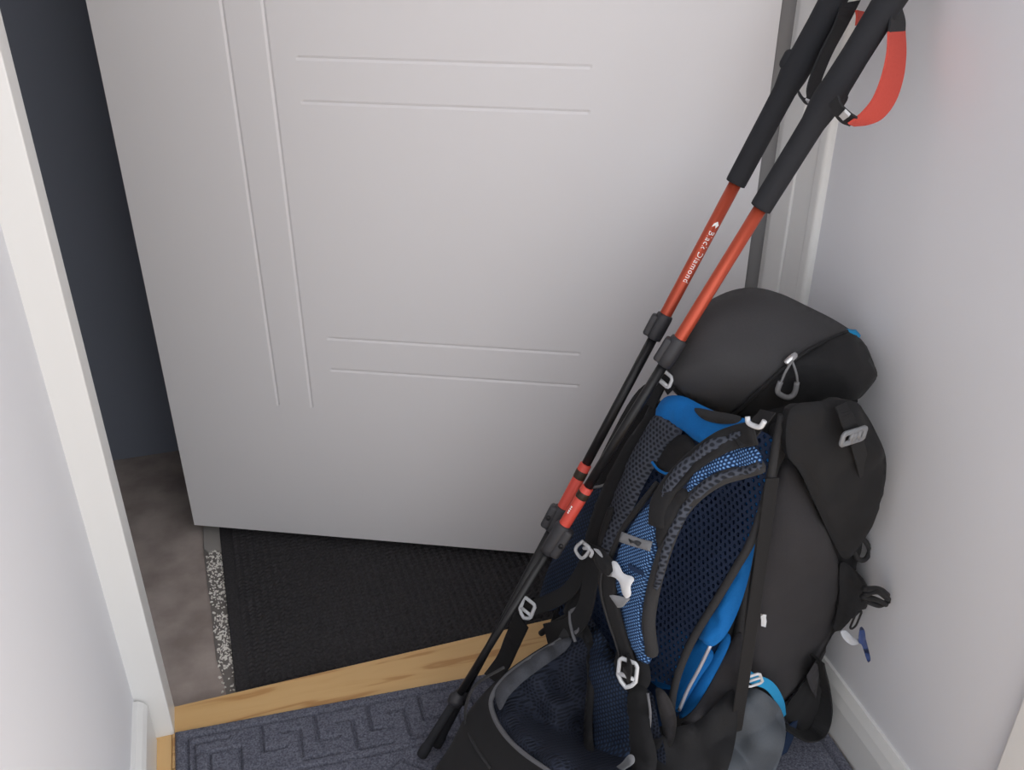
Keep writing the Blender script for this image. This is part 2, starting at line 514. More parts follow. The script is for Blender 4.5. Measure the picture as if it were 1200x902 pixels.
# ------------------------------------------------------------------ hall mat with pressed key pattern
def hall_mat():
    A = Vector((-.1825, 1.0415, 0)); e1 = Vector((.404, -.0165, 0)).normalized(); e2 = Vector((.002, -1, 0))
    L1, L2, T = .8675, .56, .0085
    n1, n2 = 520, 336
    us = np.linspace(0, L1, n1); vs = np.linspace(0, L2, n2)
    UU, VV = np.meshgrid(us, vs)
    segs = []

    def pl(pts):
        for a, b in zip(pts, pts[1:]):
            segs.append((a, b))
    bo = .0165
    pl([(bo, bo), (L1-bo, bo), (L1-bo, L2-bo), (bo, L2-bo), (bo, bo)])
    p, h = .0737, .078
    u = .043
    first = True
    while u < L1-.08:
        v0 = bo+.0
        if first:
            pl([(u, v0+.03), (u-.018, v0+.03)]); first = False
        pl([(u+.072, v0+.001), (u+.072, v0+.047), (u+.072+.028, v0+.047)])
        pl([(u+.027+.074, v0+.022), (u+.048+.074, v0+.021), (u+.048+.074, v0+.068)])
        pl([(u+.05+.074, v0+h-.004), (u+.05+.074+.045, v0+h-.004)])
        u += p
    pl([(.025, bo+.012), (.07, bo+.012)]); pl([(.025, bo+.012), (.025, .2)]); pl([(.045, bo+.033), (.085, bo+.033), (.085, bo+.075)])
    pl([(.045, bo+.033), (.045, .19)])
    # inner field: second border and lozenges
    pl([(.13, .105), (L1-.13, .105)]); pl([(.13, .105), (.13, L2-.1)])
    for k in range(8):
        c = .18+k*.075
        pl([(c, .15), (c+.035, .12), (c+.07, .15), (c+.035, .18), (c, .15)])
    dmin = np.full(UU.shape, 1.0)
    for (a, b) in segs:
        ax, ay = a; bx, by = b
        dx, dy = bx-ax, by-ay; ll = dx*dx+dy*dy
        m_ = (UU > min(ax, bx)-.01) & (UU < max(ax, bx)+.01) & (VV > min(ay, by)-.01) & (VV < max(ay, by)+.01)
        if not m_.any(): continue
        uu = UU[m_]; vv = VV[m_]
        tt = np.clip(((uu-ax)*dx+(vv-ay)*dy)/ll, 0, 1)
        d = np.hypot(uu-ax-tt*dx, vv-ay-tt*dy)
        dmin[m_] = np.minimum(dmin[m_], d)
    g = np.clip(1-dmin/.0042, 0, 1); g = g*g*(3-2*g)
    Z = T-.0048*g
    ed = np.minimum(np.minimum(UU, L1-UU), np.minimum(VV, L2-VV))
    Z -= .005*np.clip(1-ed/.005, 0, 1)**2
    rs = np.random.RandomState(1)
    Z += rs.uniform(-.0003, .0003, Z.shape)
    X = A.x+e1.x*UU+e2.x*VV; Y = A.y+e1.y*UU+e2.y*VV
    V = np.stack([X, Y, Z], -1).reshape(-1, 3)
    idx = np.arange(n1*n2).reshape(n2, n1)
    F = np.stack([idx[:-1, :-1], idx[1:, :-1], idx[1:, 1:], idx[:-1, 1:]], -1).reshape(-1, 4)
    me = bpy.data.meshes.new('hall_mat')
    bvs = [(A+e1*a+e2*b+Vector((0, 0, .0005))) for a, b in ((0, 0), (L1, 0), (L1, L2), (0, L2))]
    vl = V.tolist(); fl_ = F.tolist(); b0 = len(vl)
    vl += [tuple(q) for q in bvs]
    per = [idx[0, :].tolist(), idx[:, -1].tolist(), idx[-1, ::-1].tolist(), idx[::-1, 0].tolist()]
    for k in range(4):
        fl_.append(per[k]+[b0+(k+1) % 4, b0+k])
    fl_.append([b0, b0+1, b0+2, b0+3])
    me.from_pydata(vl, [], fl_)
    me.materials.append(M['felt'])
    o = link(bpy.data.objects.new('hall_mat', me))
    tag(o, 'grey felt doormat with pressed Greek key border on the hall floor', 'mat')


hall_mat()


# ------------------------------------------------------------------ soft-goods modelling tools
def catmull(pts, n=8, closed=False):
    P_ = [Vector(p) for p in pts]; out = []
    N = len(P_)
    rng = N if closed else N-1
    for k in range(rng):
        if closed:
            a, b, c, d = P_[(k-1) % N], P_[k], P_[(k+1) % N], P_[(k+2) % N]
        else:
            b, c = P_[k], P_[k+1]
            a = P_[k-1] if k > 0 else b*2-c
            d = P_[k+2] if k+2 < N else c*2-b
        for s in range(n):
            t = s/n
            out.append(.5*((2*b)+(c-a)*t+(2*a-5*b+4*c-d)*t*t+(3*b-a-3*c+d)*t**3))
    if not closed: out.append(P_[-1].copy())
    return out


def sweep(path, normals, prof_fn, closed=False, cap=True):
    """sweep a closed profile (list of (side, normal) offsets) along a path"""
    V = []; Fc = []; n = len(path)
    k = 0
    for i_ in range(n):
        a = path[(i_-1) % n] if (closed or i_ > 0) else path[i_]
        b = path[(i_+1) % n] if (closed or i_ < n-1) else path[i_]
        tan = (b-a).normalized()
        nn = (normals[i_]-tan*normals[i_].dot(tan))
        if nn.length < 1e-6: nn = tan.orthogonal()
        nn.normalize()
        sd = tan.cross(nn)
        pr = prof_fn(i_/(n-1) if n > 1 else 0)
        k = len(pr)
        V += [path[i_]+sd*x_+nn*y_ for x_, y_ in pr]
    rng = n if closed else n-1
    for i_ in range(rng):
        j_ = (i_+1) % n
        for q in range(k):
            Fc.append((i_*k+q, i_*k+(q+1) % k, j_*k+(q+1) % k, j_*k+q))
    if not closed and cap:
        Fc.append(tuple(range(k))[::-1]); Fc.append(tuple((n-1)*k+q for q in range(k)))
    return V, Fc


def frame_normals(path):
    t = (path[1]-path[0]).normalized(); nrm = t.orthogonal().normalized(); out = []
    for i_ in range(len(path)):
        a = path[max(0, i_-1)]; b = path[min(len(path)-1, i_+1)]
        t = (b-a).normalized(); nrm = (nrm-t*nrm.dot(t)).normalized(); out.append(nrm.copy())
    return out


def tube(name, pts, r, material, parent=None, n=6, closed=False, seg=8, smooth=True, r2=None):
    path = catmull(pts, n, closed) if n > 1 else [Vector(p) for p in pts]
    nr = frame_normals(path)
    rf_ = (lambda t: r) if r2 is None else (lambda t: r+(r2-r)*t)
    V, Fc = sweep(path, nr, lambda t: [(math.cos(q*2*math.pi/seg)*rf_(t), math.sin(q*2*math.pi/seg)*rf_(t)) for q in range(seg)], closed)
    return mesh_obj(name, V, Fc, material, parent, smooth)


def ribbon(name, pts, normals, width, thick, material, parent=None, n=6, uvf=None, smooth=False, bulge=0.0):
    path = catmull(pts, n)
    if isinstance(normals, Vector):
        nr = [normals]*len(path)
    else:
        nr = [v.normalized() for v in catmull(normals, n)]
    wf = width if callable(width) else (lambda t: width)

    def prof(t):
        w = wf(t)/2; h = thick
        if bulge:
            up = [(w*math.cos(a), h*.3+bulge*math.sin(a)) for a in [math.pi*q/8 for q in range(9)]]
            return up+[(-w, -h*.3), (w, -h*.3)]
        c = min(.0006, h*.3)
        return [(w, -h/2+c), (w, h/2-c), (w-c, h/2), (-w+c, h/2), (-w, h/2-c), (-w, -h/2+c), (-w+c, -h/2), (w-c, -h/2)]
    V, Fc = sweep(path, nr, prof)
    return mesh_obj(name, V, Fc, material, parent, smooth or bool(bulge), uvf)


def pt_in(poly, x, y):
    c = False; n = len(poly); j = n-1
    for i_ in range(n):
        xi, yi = poly[i_]; xj, yj = poly[j]
        if (yi > y) != (yj > y) and x < (xj-xi)*(y-yi)/(yj-yi)+xi: c = not c
        j = i_
    return c


def seg_dist(poly, P_):
    A_ = np.array(poly); B_ = np.roll(A_, -1, 0); d = B_-A_; ll = (d**2).sum(1)+1e-12
    Pp = np.array(P_)[:, None, :]
    t = np.clip(((Pp-A_)*d).sum(2)/ll, 0, 1)
    return np.hypot(*(np.moveaxis(Pp-A_-t[..., None]*d, 2, 0))).min(1)


def sheet(name, outline, surf, front, back, radius, material, parent=None, step=6, smooth_outline=True, wrinkle=0.0, wscale=30, uvf=None, seed=0):
    """closed padded piece: outline seen from the hall, laid on the surface surf(px,py)->(point, normal),
    swelling by front / back metres away from its edge"""
    o2 = [Vector((p[0], p[1], 0)) for p in outline]
    ol = catmull(o2, 4, True) if smooth_outline else o2
    per = []
    for a, b in zip(ol, ol[1:]+ol[:1]):
        n = max(1, int((b-a).length/step))
        per += [(a.x+(b.x-a.x)*q/n, a.y+(b.y-a.y)*q/n) for q in range(n)]
    xs = [p[0] for p in per]; ys = [p[1] for p in per]
    inner = []
    y = min(ys)+step*.5; row = 0
    while y < max(ys):
        x = min(xs)+(step*.5 if row % 2 else 0)
        while x < max(xs):
            if pt_in(per, x, y): inner.append((x, y))
            x += step
        y += step*.87; row += 1
    if inner:
        dd_ = seg_dist(per, inner)
        inner = [p for p, q in zip(inner, dd_) if q > step*.45]
    pts = [Vector(p) for p in per+inner]
    nb = len(per)
    vs, es, fs, *_ = delaunay_2d_cdt(pts, [], [list(range(nb))], 1, 1e-5)
    dist = seg_dist(per, [tuple(v) for v in vs])
    top = []; bot = []
    for v, q in zip(vs, dist):
        p, nrm = surf(v.x, v.y)
        t = min(1, q/radius); h = math.sqrt(max(0, 1-(1-t)**2))
        wv = 0
        if wrinkle:
            wv = wrinkle*noise.noise(Vector(p)*wscale+Vector((seed*7.1, seed*3.3, 0)))*min(1, q/8)
        top.append(p+nrm*(front*h+wv)); bot.append(p-nrm*(back*h+(.0004 if back == 0 else 0)))
    n = len(vs)
    V = top+bot
    Fc = [tuple(f) for f in fs]+[tuple(i_+n for i_ in f[::-1]) for f in fs]
    ec = {}
    for f in fs:
        for a, b in zip(f, list(f[1:])+[f[0]]):
            ec[(a, b)] = ec.get((a, b), 0)+1
    for (a, b) in ec:
        if (b, a) not in ec:
            Fc.append((b, a, a+n, b+n))
    return mesh_obj(name, V, Fc, material, parent, True, uvf)


# ------------------------------------------------------------------ the backpack
dl, ln_ = math.radians(18), math.radians(14.5)
Dh = Vector((math.cos(dl), math.sin(dl), 0)); PW = Vector((Dh.y, -Dh.x, 0)); ZZ = Vector((0, 0, 1))
PU = ZZ*math.cos(ln_)+Dh*math.sin(ln_); PD = Dh*math.cos(ln_)-ZZ*math.sin(ln_)
PO = on_z(752, 960, .02)-PW*.16


def pk(w, d, t): return PO+PW*w+PD*d+PU*t
def loc(p): q = p-PO; return (q.dot(PW), q.dot(PD), q.dot(PU))


def on_d(px, py, d):
    v = ray(px, py); return CC+v*((d-(CC-PO).dot(PD))/v.dot(PD))


def on_w(px, py, w):
    v = ray(px, py); return CC+v*((w-(CC-PO).dot(PW))/v.dot(PW))


uv_back = lambda p: (loc(p)[0], loc(p)[2])
uv_side = lambda p: (loc(p)[1], loc(p)[2])


def idw(pts, px, py):
    s = 0; ws = 0
    for x, y, v in pts:
        w = 1/((x-px)**2+(y-py)**2+160)**1.6
        s += w*v; ws += w
    return s/ws


def dsurf(pts):
    """surface through control points (px, py, d) in front of the back panel"""
    def f(px, py):
        p = on_d(px, py, idw(pts, px, py))
        e = 3
        a = on_d(px+e, py, idw(pts, px+e, py))-p; b = on_d(px, py-e, idw(pts, px, py-e))-p
        n = a.cross(b)
        if n.length < 1e-9: n = -PD
        n.normalize()
        if n.dot(CC-p) < 0: n = -n
        return p, n
    return f


def wsurf(pts):
    def f(px, py):
        p = on_w(px, py, idw(pts, px, py))
        a = on_w(px+3, py, idw(pts, px+3, py))-p; b = on_w(px, py-3, idw(pts, px, py-3))-p
        n = a.cross(b).normalized()
        if n.dot(CC-p) < 0: n = -n
        return p, n
    return f


def dplane(d): return lambda px, py: (on_d(px, py, d), -PD)
def wplane(w): return lambda px, py: (on_w(px, py, w), PW)


pack = empty('hiking_backpack', (0, 0, 0), 'black and grey hiking backpack with blue back panel leaning in the corner by the door', 'backpack')
pack.location = (PO.x, PO.y, 0)
WORLD_PARTS.add(pack)


# main body: loft of rounded sections
TS = [0, .05, .12, .2, .28, .37, .45, .5, .54, .57]
WN = [.10, .150, .165, .170, .174, .178, .176, .168, .15, .10]
WFAR = [-.10, -.13, -.12, -.10, -.08, -.06, -.04, -.03, -.02, .01]
D_0 = [.06, .05, .045, .045, .045, .045, .045, .045, .05, .07]
D_1 = [.20, .25, .275, .285, .288, .285, .262, .235, .20, .15]


def interp(xs, ys, x):
    return float(np.interp(x, xs, ys))


def body_mesh():
    nt, na = 40, 64
    V = []
    for j in range(nt+1):
        t = .57*j/nt
        wn, wf, d0, d1 = (interp(TS, a, t) for a in (WN, WFAR, D_0, D_1))
        cw, cd, hw, hd_ = (wn+wf)/2, (d0+d1)/2, (wn-wf)/2, (d1-d0)/2
        for q in range(na):
            a = 2*math.pi*q/na; c, s = math.cos(a), math.sin(a)
            e = .55
            w = cw+hw*math.copysign(abs(c)**e, c); d = cd+hd_*math.copysign(abs(s)**e, s)
            p = pk(w, d, t)
            nrm = (PW*c+PD*s)
            p += nrm*(.007*noise.noise(p*14)+.003*noise.noise(p*42))
            p.x = min(p.x, WR-.004-.002*math.sin(t*20)); p.z = max(p.z, .0125)
            V.append(p)
    Fc = [(j*na+q, j*na+(q+1) % na, (j+1)*na+(q+1) % na, (j+1)*na+q) for j in range(nt) for q in range(na)]
    Fc += [tuple(range(na))[::-1], tuple(nt*na+q for q in range(na))]
    return V, Fc


bv, bf = body_mesh()
body = mesh_obj('body', bv, bf, M['black'], pack, True)
body_bvh = BVHTree.FromPolygons([tuple(v) for v in bv], bf)


def cast(bvh, fallback, off=0.0):
    def f(px, py):
        v = ray(px, py).normalized()
        h = bvh.ray_cast(CC, v)
        if h[0] is None:
            p, n = fallback(px, py); return p, n
        n = h[1].normalized()
        if n.dot(v) > 0: n = -n
        n = (n-v*.6).normalized()
        return h[0]+n*off, n
    return f


on_body = cast(body_bvh, wplane(.172), .0015)

# lid: padded hood filling its outline
LID = [(781, 428), (789, 402), (805, 374), (830, 353), (858, 340), (886, 337), (915, 344), (945, 358), (975, 373), (1000, 389), (1015, 405),
       (1023, 424), (1028, 440), (1017, 457), (1003, 469), (975, 474), (945, 482), (915, 494), (885, 494), (855, 489), (825, 478), (800, 463), (785, 447)]


def lid_surf(px, py):
    dep = 1.180
    p = on_depth(px, py, dep)
    return p, (CC-p).normalized()


lid = sheet('lid', LID, lid_surf, .085, .05, 75, M['lidgrey'], pack, 6, True, .011, 17)
lid_bvh = BVHTree.FromPolygons([tuple(v.co) for v in lid.data.vertices], [tuple(p.vertices) for p in lid.data.polygons])
on_lid = cast(lid_bvh, lid_surf, .001)

LS = [(852, 489), (866, 479), (890, 455), (925, 424), (958, 405), (990, 389), (1004, 393), (1015, 406), (1023, 425), (1027.5, 440), (1016, 456.5), (1003, 468), (975, 472), (945, 480), (915, 492), (885, 493)]
lsd = sheet('side_panel', LS, on_lid, .003, 0, 6, M['black2'], lid, 6, False, .003, 45)

# zip along the side of the lid, slider and pull loop
zp = [on_lid(x, y)[0]+on_lid(x, y)[1]*.003 for x, y in [(852, 488), (866, 478), (890, 455), (925, 424), (958, 405), (990, 390)]]
tube('zip', zp, .0022, M['web'], lid, 6)
def lp(x, y, o=.006):
    p, n = on_lid(x, y); return p+n*o
sl = tube('zip_slider', [lp(918, 425, .006), lp(924, 420, .008), lp(929, 418, .006)], .0042, M['chrome'], lid, 4)
tube('pull_cord', [lp(924, 423, .011), lp(916, 433, .012), lp(911, 443, .012), lp(909, 446, .012)], .0014, M['cord'], lid, 4)
tube('pull_cord', [lp(924, 423, .011), lp(928, 433, .012), lp(930, 442, .012), lp(929, 446, .012)], .0014, M['cord'], lid, 4)
tube('pull_grip', [lp(910, 443, .012), lp(907, 453, .013), lp(913, 458, .013), lp(920, 459, .013), lp(926, 454, .013), lp(929, 443, .012)], .0031, M['cord'], lid, 5)
# blue tab at the lid's far corner
sheet('blue_tab', [(991, 386), (1003, 386), (1009, 393), (1006, 397), (998, 392)], on_lid, .004, 0, 3, M['bluetape'], lid, 4, False)
# crease folds and lower hem of the lid
tube('lid_hem', [lp(783, 442, .001), lp(800, 462, .001), lp(825, 477, .001), lp(855, 487, .001), lp(885, 492, .001), lp(915, 491, .001), lp(945, 480, .001), lp(975, 472, .001), lp(1003, 467, .001)], .0035, M['black2'], lid, 5)

# ---------------- side of the body
# broad graphite panel with a diagonal top seam
sheet('side_panel', [(917, 540), (936, 553), (955, 594), (974, 636), (984, 668), (983, 705), (972, 748), (955, 783), (930, 812), (900, 838), (878, 820), (872, 760), (876, 700), (884, 650), (898, 595)],
      on_body, .010, 0, 22, M['sidegrey'], pack, 7, True, .006, 22, uv_side, 1)
# black upper stretch of the body, folds over the graphite panel
sheet('upper_panel', [(926, 480), (960, 470), (1000, 470), (1014, 484), (1026, 505), (1038, 535), (1036, 570), (1024, 610), (1008, 640), (990, 655), (975, 632), (955, 590), (937, 552), (922, 530)],
      wsurf([(926, 480, .176), (960, 470, .172), (1010, 480, .184), (1038, 535, .196), (1024, 610, .198), (1000, 650, .192), (975, 632, .184), (940, 555, .184), (985, 560, .184)]), .008, .02, 20, M['black2'], pack, 7, True, .009, 26, uv_side, 2)
# grey corner strip between back panel and side
sheet('corner_strip', [(902, 500), (916, 497), (923, 520), (915, 548), (898, 598), (884, 650), (876, 700), (868, 765), (858, 800), (846, 792), (858, 745), (870, 690), (880, 635), (893, 580), (900, 540)],
      on_body, .006, 0, 8, M['trimgrey'], pack, 6, True, .002, 40, uv_side, 3)
# lower side: slate pocket, black wing end
sheet('side_pocket', [(842, 905), (850, 862), (862, 830), (880, 806), (905, 818), (918, 838), (920, 868), (908, 905), (890, 940), (855, 945)],
      dsurf([(842, 905, .05), (862, 830, .06), (880, 806, .09), (918, 838, .15), (908, 905, .15), (880, 870, .09)]), .007, .01, 9, M['pocket'], pack, 7, True, .006, 30, uv_side, 4)
sheet('lower_grey_panel', [(797, 850), (816, 828), (838, 792), (857, 752), (869, 742), (870, 790), (866, 812), (845, 836), (820, 849)],
      dsurf([(795, 848, .005), (835, 768, .03), (866, 812, .05), (858, 760, .04)]), .004, .004, 6, M['sidegrey'], pack, 6, True, .003, 40, uv_side, 5)
# long black webbing down the side
def bp(x, y, o=.012):
    p, n = on_body(x, y); return p+n*o
wpts = [(905, 560, .178), (898, 610, .186), (890, 670, .194), (881, 730, .203), (872, 790, .209), (864, 845, .209), (862, 857, .208)]
ribbon('side_webbing', [on_w(*c) for c in wpts], (PW-PD*.3).normalized(), .0165, .002, M['web'], pack)
# pale reflective mark
sheet('reflective_mark', [(886, 709), (893, 710), (891, 724), (886, 723)], lambda x, y: (on_body(x, y)[0]+on_body(x, y)[1]*.021, on_body(x, y)[1]), .001, .001, 2, M['clip'], pack, 3, False)
def wp3(x, y, w): return on_w(x, y, w)
# cyan compression strap and its ladder buckle
cs = [(868, 786, .186), (884, 796, .199), (898, 801, .200), (908, 811, .197), (915, 826, .192), (917, 840, .186)]
ribbon('compression_strap', [wp3(*c) for c in cs], (PW+PU*.3-PD*.2).normalized(), .0125, .0022, M['bluetape'], pack)
ns = [(917, 836, .018), (914, 856, .016), (906, 880, .014), (900, 905, .014)]
ribbon('strap_tail', [bp(x, y, o) for x, y, o in ns], [on_body(x, y)[1] for x, y, o in ns], .018, .002, M['navy'], pack)


def buckle(name, c, up, nrm, w, h, r, material, bars=(0,), point=0.0, parent=pack):
    """rounded ring frame with cross bars, optional pointed lower end"""
    up = up.normalized(); nrm = (nrm-up*nrm.dot(up)).normalized(); rt = up.cross(nrm)
    ring = [(-w/2, -h/2+w*.15), (-w/2, h/2-w*.15), (-w/2+w*.12, h/2), (w/2-w*.12, h/2), (w/2, h/2-w*.15), (w/2, -h/2+w*.15), (w*.3, -h/2-point*.4), (0, -h/2-point), (-w*.3, -h/2-point*.4)]
    path = []
    for a, b in zip(ring, ring[1:]+ring[:1]):
        for k in range(3):
            path.append(c+rt*(a[0]+(b[0]-a[0])*k/3)+up*(a[1]+(b[1]-a[1])*k/3))
    sq = [(r*math.cos(q*math.pi/4+math.pi/8), r*math.sin(q*math.pi/4+math.pi/8)*.8) for q in range(8)]
    V, Fc = sweep(path, [nrm]*len(path), lambda t: sq, True)
    for b in bars:
        pa = [c-rt*w/2+up*b*h/2, c+rt*w/2+up*b*h/2]
        v2, f2 = sweep(pa, [nrm]*2, lambda t: sq)
        f2 = [tuple(i_+len(V) for i_ in f) for f in f2]; V = V+v2; Fc = Fc+f2
    return mesh_obj(name, V, Fc, material, parent, True)


pc = wp3(883, 797, .205)
buckle('strap_buckle', pc, wp3(879, 785, .205)-wp3(888, 809, .205), (CC-pc).normalized(), .0185, .0225, .0020, M['clip'], (.1,))

# black front pocket flap, hanging loops, wall-side bits
sheet('front_pocket', [(985, 660), (1002, 668), (1020, 690), (1017, 706), (1003, 716), (990, 728), (975, 745), (962, 770), (945, 795), (932, 812), (950, 783), (972, 745), (983, 705)],
      wplane(.188), .012, .012, 12, M['black'], pack, 6, True, .003, 40, uv_side, 6)
LOOPX = .190
ribbon('lower_loop', [wp3(958, 772, LOOPX), wp3(964, 800, LOOPX), wp3(966, 835, LOOPX+.01), wp3(958, 858, LOOPX+.015), wp3(940, 862, LOOPX+.015), wp3(922, 852, LOOPX+.005), wp3(912, 846, LOOPX-.01)],
       [(-PU*.2+PD).normalized()]*2+[(PD-PU).normalized()]+[-PU]*2+[(-PU-PD*.4).normalized()]*2, .022, .003, M['web'], pack)
sheet('loop_gusset', [(955, 775), (962, 800), (963, 835), (955, 855), (935, 855), (918, 838), (925, 822), (942, 800)], wplane(.183), .008, .006, 10, M['black2'], pack, 6, True, .003, 40)
sheet('grey_tab', [(957, 772), (960, 790), (956, 818), (949, 805), (945, 792)], wplane(.195), .002, .002, 4, M['sidegrey'], pack, 5, False)
tube('haul_loop', [wp3(1003, 632, .176), wp3(1001, 645, .18), wp3(1006, 655, .182), wp3(1014, 655, .182), wp3(1019, 645, .18), wp3(1014, 634, .178), wp3(1009, 630, .174)], .0032, M['trimgrey'], pack, 6)
WT = .232
for k, (a, b, c) in enumerate([((1012, 690), (1030, 690), (1040, 697)), ((1012, 697), (1028, 693), (1041, 702)), ((1012, 703), (1030, 709), (1041, 704)), ((1010, 699), (1026, 702), (1038, 708))]):
    tube('cord_bundle', [wp3(*a, WT), wp3(*b, WT+.003*(k % 2)), wp3(*c, WT)], .0034, M['web'], pack, 5)
buckle('bungee_ring', wp3(1003, 726, WT), ray(1000, 700)*0+PU, PW, .012, .022, .0015, M['web'], (), .002)
sheet('bungee_hook', [(985, 740), (992, 739), (1002, 748), (1012, 746), (1012, 751), (1000, 756), (990, 750)], wplane(WT), .003, .003, 4, M['clearplastic'], pack, 4)
sheet('bungee_toggle', [(1008, 735), (1013, 738), (1015, 750), (1020, 770), (1019, 775), (1016, 774), (1010, 756), (1006, 752)], wplane(WT+.004), .003, .003, 4, M['navyplastic'], pack, 4)
# ladder slider at the top of the side
pc, pn = wp3(1000, 511, .208), PW
buckle('top_slider', pc, wp3(1016, 506, .208)-wp3(984, 516, .208), pn, .013, .036, .0032, M['clipdark'], (-.15, .1, .5))
ribbon('top_side_strap', [wp3(985, 474, .19), wp3(993, 492, .201), wp3(1002, 512, .204), wp3(1009, 535, .200), wp3(1014, 560, .192)], PW, .018, .002, M['web'], pack)

# ---------------- back panel
# inner blue back sheet, frame tubes and trampoline mesh
sheet('inner_back_panel', [(770, 480), (800, 470), (880, 500), (908, 520), (898, 580), (878, 650), (862, 715), (840, 765), (812, 815), (795, 838), (760, 850), (690, 800), (650, 730), (690, 630), (735, 545)],
      dplane(.04), .004, .004, 20, M['navypanel'], pack, 9, True, .002, 40, uv_back)
sheet('blue_edge_panel', [(910, 518), (906, 560), (892, 610), (880, 632), (868, 630), (872, 596), (884, 556), (890, 520)], dplane(.030), .004, .003, 5, M['blue'], pack, 5, True, 0, 1, uv_back)
sheet('blue_lower_edge_panel', [(806, 742), (802, 772), (790, 806), (764, 800), (756, 770), (772, 742), (790, 735)], dplane(.030), .004, .003, 5, M['blue'], pack, 5, True, 0, 1, uv_back)
sheet('blue_vent_panel', [(884, 628), (880, 665), (868, 708), (852, 742), (836, 757), (826, 753), (820, 742), (838, 708), (860, 668)], dsurf([(884, 628, .012), (836, 757, .012), (860, 690, .02)]), .010, .004, 12, M['blue'], pack, 4, True, .004, 60, uv_back)
sheet('blue_lower_panel', [(822, 748), (832, 758), (836, 770), (822, 792), (806, 818), (797, 834), (788, 828), (788, 808), (797, 782), (810, 758)], dplane(.03), .005, .004, 8, M['blue'], pack, 4, True, .002, 50, uv_back)
sheet('blue_lower_side_panel', [(850, 742), (856, 752), (838, 790), (815, 828), (797, 842), (800, 828), (822, 792), (838, 765)], dplane(.034), .003, .004, 6, M['blue'], pack, 4, True, 0, 50, uv_back)
tube('frame_wire', [on_d(833, 755, .012), on_d(820, 782, .012), on_d(806, 808, .012), on_d(796, 832, .012)], .0022, M['wire'], pack, 5)
MB = [(772, 478), (800, 476), (880, 500), (908, 520), (900, 572), (882, 628), (862, 664), (838, 704), (814, 744), (798, 778), (789, 806), (778, 800), (740, 792), (690, 762), (655, 728), (668, 680), (694, 620), (735, 545)]
sheet('trampoline_mesh', MB, dsurf([(x, y, 0) for x, y in MB]+[(790, 620, .012), (760, 700, .010), (830, 600, .012)]), .001, .001, 3, M['mesh_back'], pack, 9, True, 0, 1, uv_back)
tube('mesh_binding', [on_d(x, y, -.003) for x, y in [(917, 486), (909, 522), (900, 572), (882, 630), (862, 666), (838, 706), (814, 745), (798, 780), (789, 812), (786, 842)]], .0046, M['trimgrey'], pack, 6)
tube('frame_tube', [on_d(x, y, .006) for x, y in [(770, 470), (748, 515), (718, 570), (690, 625), (664, 690), (648, 735)]], .006, M['web'], pack, 6)
# blue yoke under the lid
sheet('yoke', [(778, 466), (800, 464), (825, 476), (850, 486), (882, 492), (888, 500), (868, 506), (846, 514), (826, 520), (812, 514), (800, 504), (783, 496), (768, 486)],
      dsurf([(778, 466, -.012), (826, 520, -.02), (888, 500, -.01), (830, 490, -.016)]), .008, .006, 12, M['blue'], pack, 4, True, .004, 60, uv_back)
sheet('yoke_grey_flap', [(814, 478), (840, 482), (868, 488), (862, 496), (840, 496), (822, 490)], dplane(-.026), .004, .003, 5, M['trimgrey'], pack, 4, True, .002, 50)
sheet('neck_pad', [(790, 512), (806, 510), (815, 524), (806, 540), (790, 552), (776, 556), (766, 546), (776, 528)], dplane(-.018), .006, .004, 10, M['web'], pack, 5, True, .002, 50)
tube('neck_piping', [on_d(x, y, -.028) for x, y in [(764, 541), (770, 549), (778, 554), (784, 555)]], .0016, M['blue'], pack, 4)

# dark far side of the pack, seen past the poles
sheet('far_side', [(778, 452), (768, 478), (738, 526), (708, 576), (694, 604), (678, 610), (690, 566), (714, 514), (742, 464), (764, 446)], dsurf([(778, 452, .03), (694, 604, .02), (678, 610, .03)]), .006, .01, 8, M['black2'], pack, 5, True, .002, 40)
# far shoulder strap
sheet('far_strap_pad', [(770, 484), (786, 488), (800, 503), (788, 522), (772, 540), (756, 566), (742, 596), (726, 628), (712, 656), (702, 650), (706, 622), (716, 590), (733, 548), (750, 514)],
      dsurf([(770, 484, -.012), (786, 500, -.016), (745, 560, -.024), (712, 650, -.03), (700, 600, -.02)]), .010, .008, 14, M['mesh_honey'], pack, 5, True, .002, 40, uv_back)
sheet('far_strap_backing', [(762, 480), (772, 484), (752, 514), (735, 548), (717, 590), (706, 622), (700, 660), (688, 700), (672, 722), (660, 716), (676, 680), (686, 630), (702, 580), (730, 525)],
      dsurf([(762, 480, -.006), (715, 570, -.014), (690, 690, -.03), (662, 718, -.035)]), .008, .006, 9, M['web'], pack, 5, True, .002, 40, uv_back)
sheet('far_side_panel', [(697, 574), (716, 572), (708, 600), (698, 640), (686, 672), (668, 700), (645, 716), (632, 706), (640, 672), (655, 640), (672, 604)],
      dsurf([(697, 574, .01), (640, 700, .0), (690, 650, -.004)]), .006, .004, 12, M['mesh_navy'], pack, 5, True, .002, 40, uv_back)
tube('far_strap_edge', [on_d(x, y, -.036) for x, y in [(716, 596), (706, 626), (700, 660), (690, 694), (674, 716), (650, 730), (634, 742)]], .0042, M['web'], pack, 6)
ribbon('far_tension_strap', [on_d(694, 640, -.04), on_d(680, 672, -.045), on_d(664, 694, -.05), on_d(642, 706, -.05), on_d(620, 715, -.05), on_d(608, 735, -.045), on_d(594, 765, -.03), on_d(576, 790, -.03)], -PD, .02, .0025, M['web'], pack)
# webbing of the far side, between shoulder strap and belt
ribbon('far_webbing', [on_d(700, 640, -.042), on_d(692, 680, -.05), on_d(684, 716, -.05), on_d(668, 735, -.045), on_d(640, 742, -.04)], -PD, .026, .003, M['web'], pack)

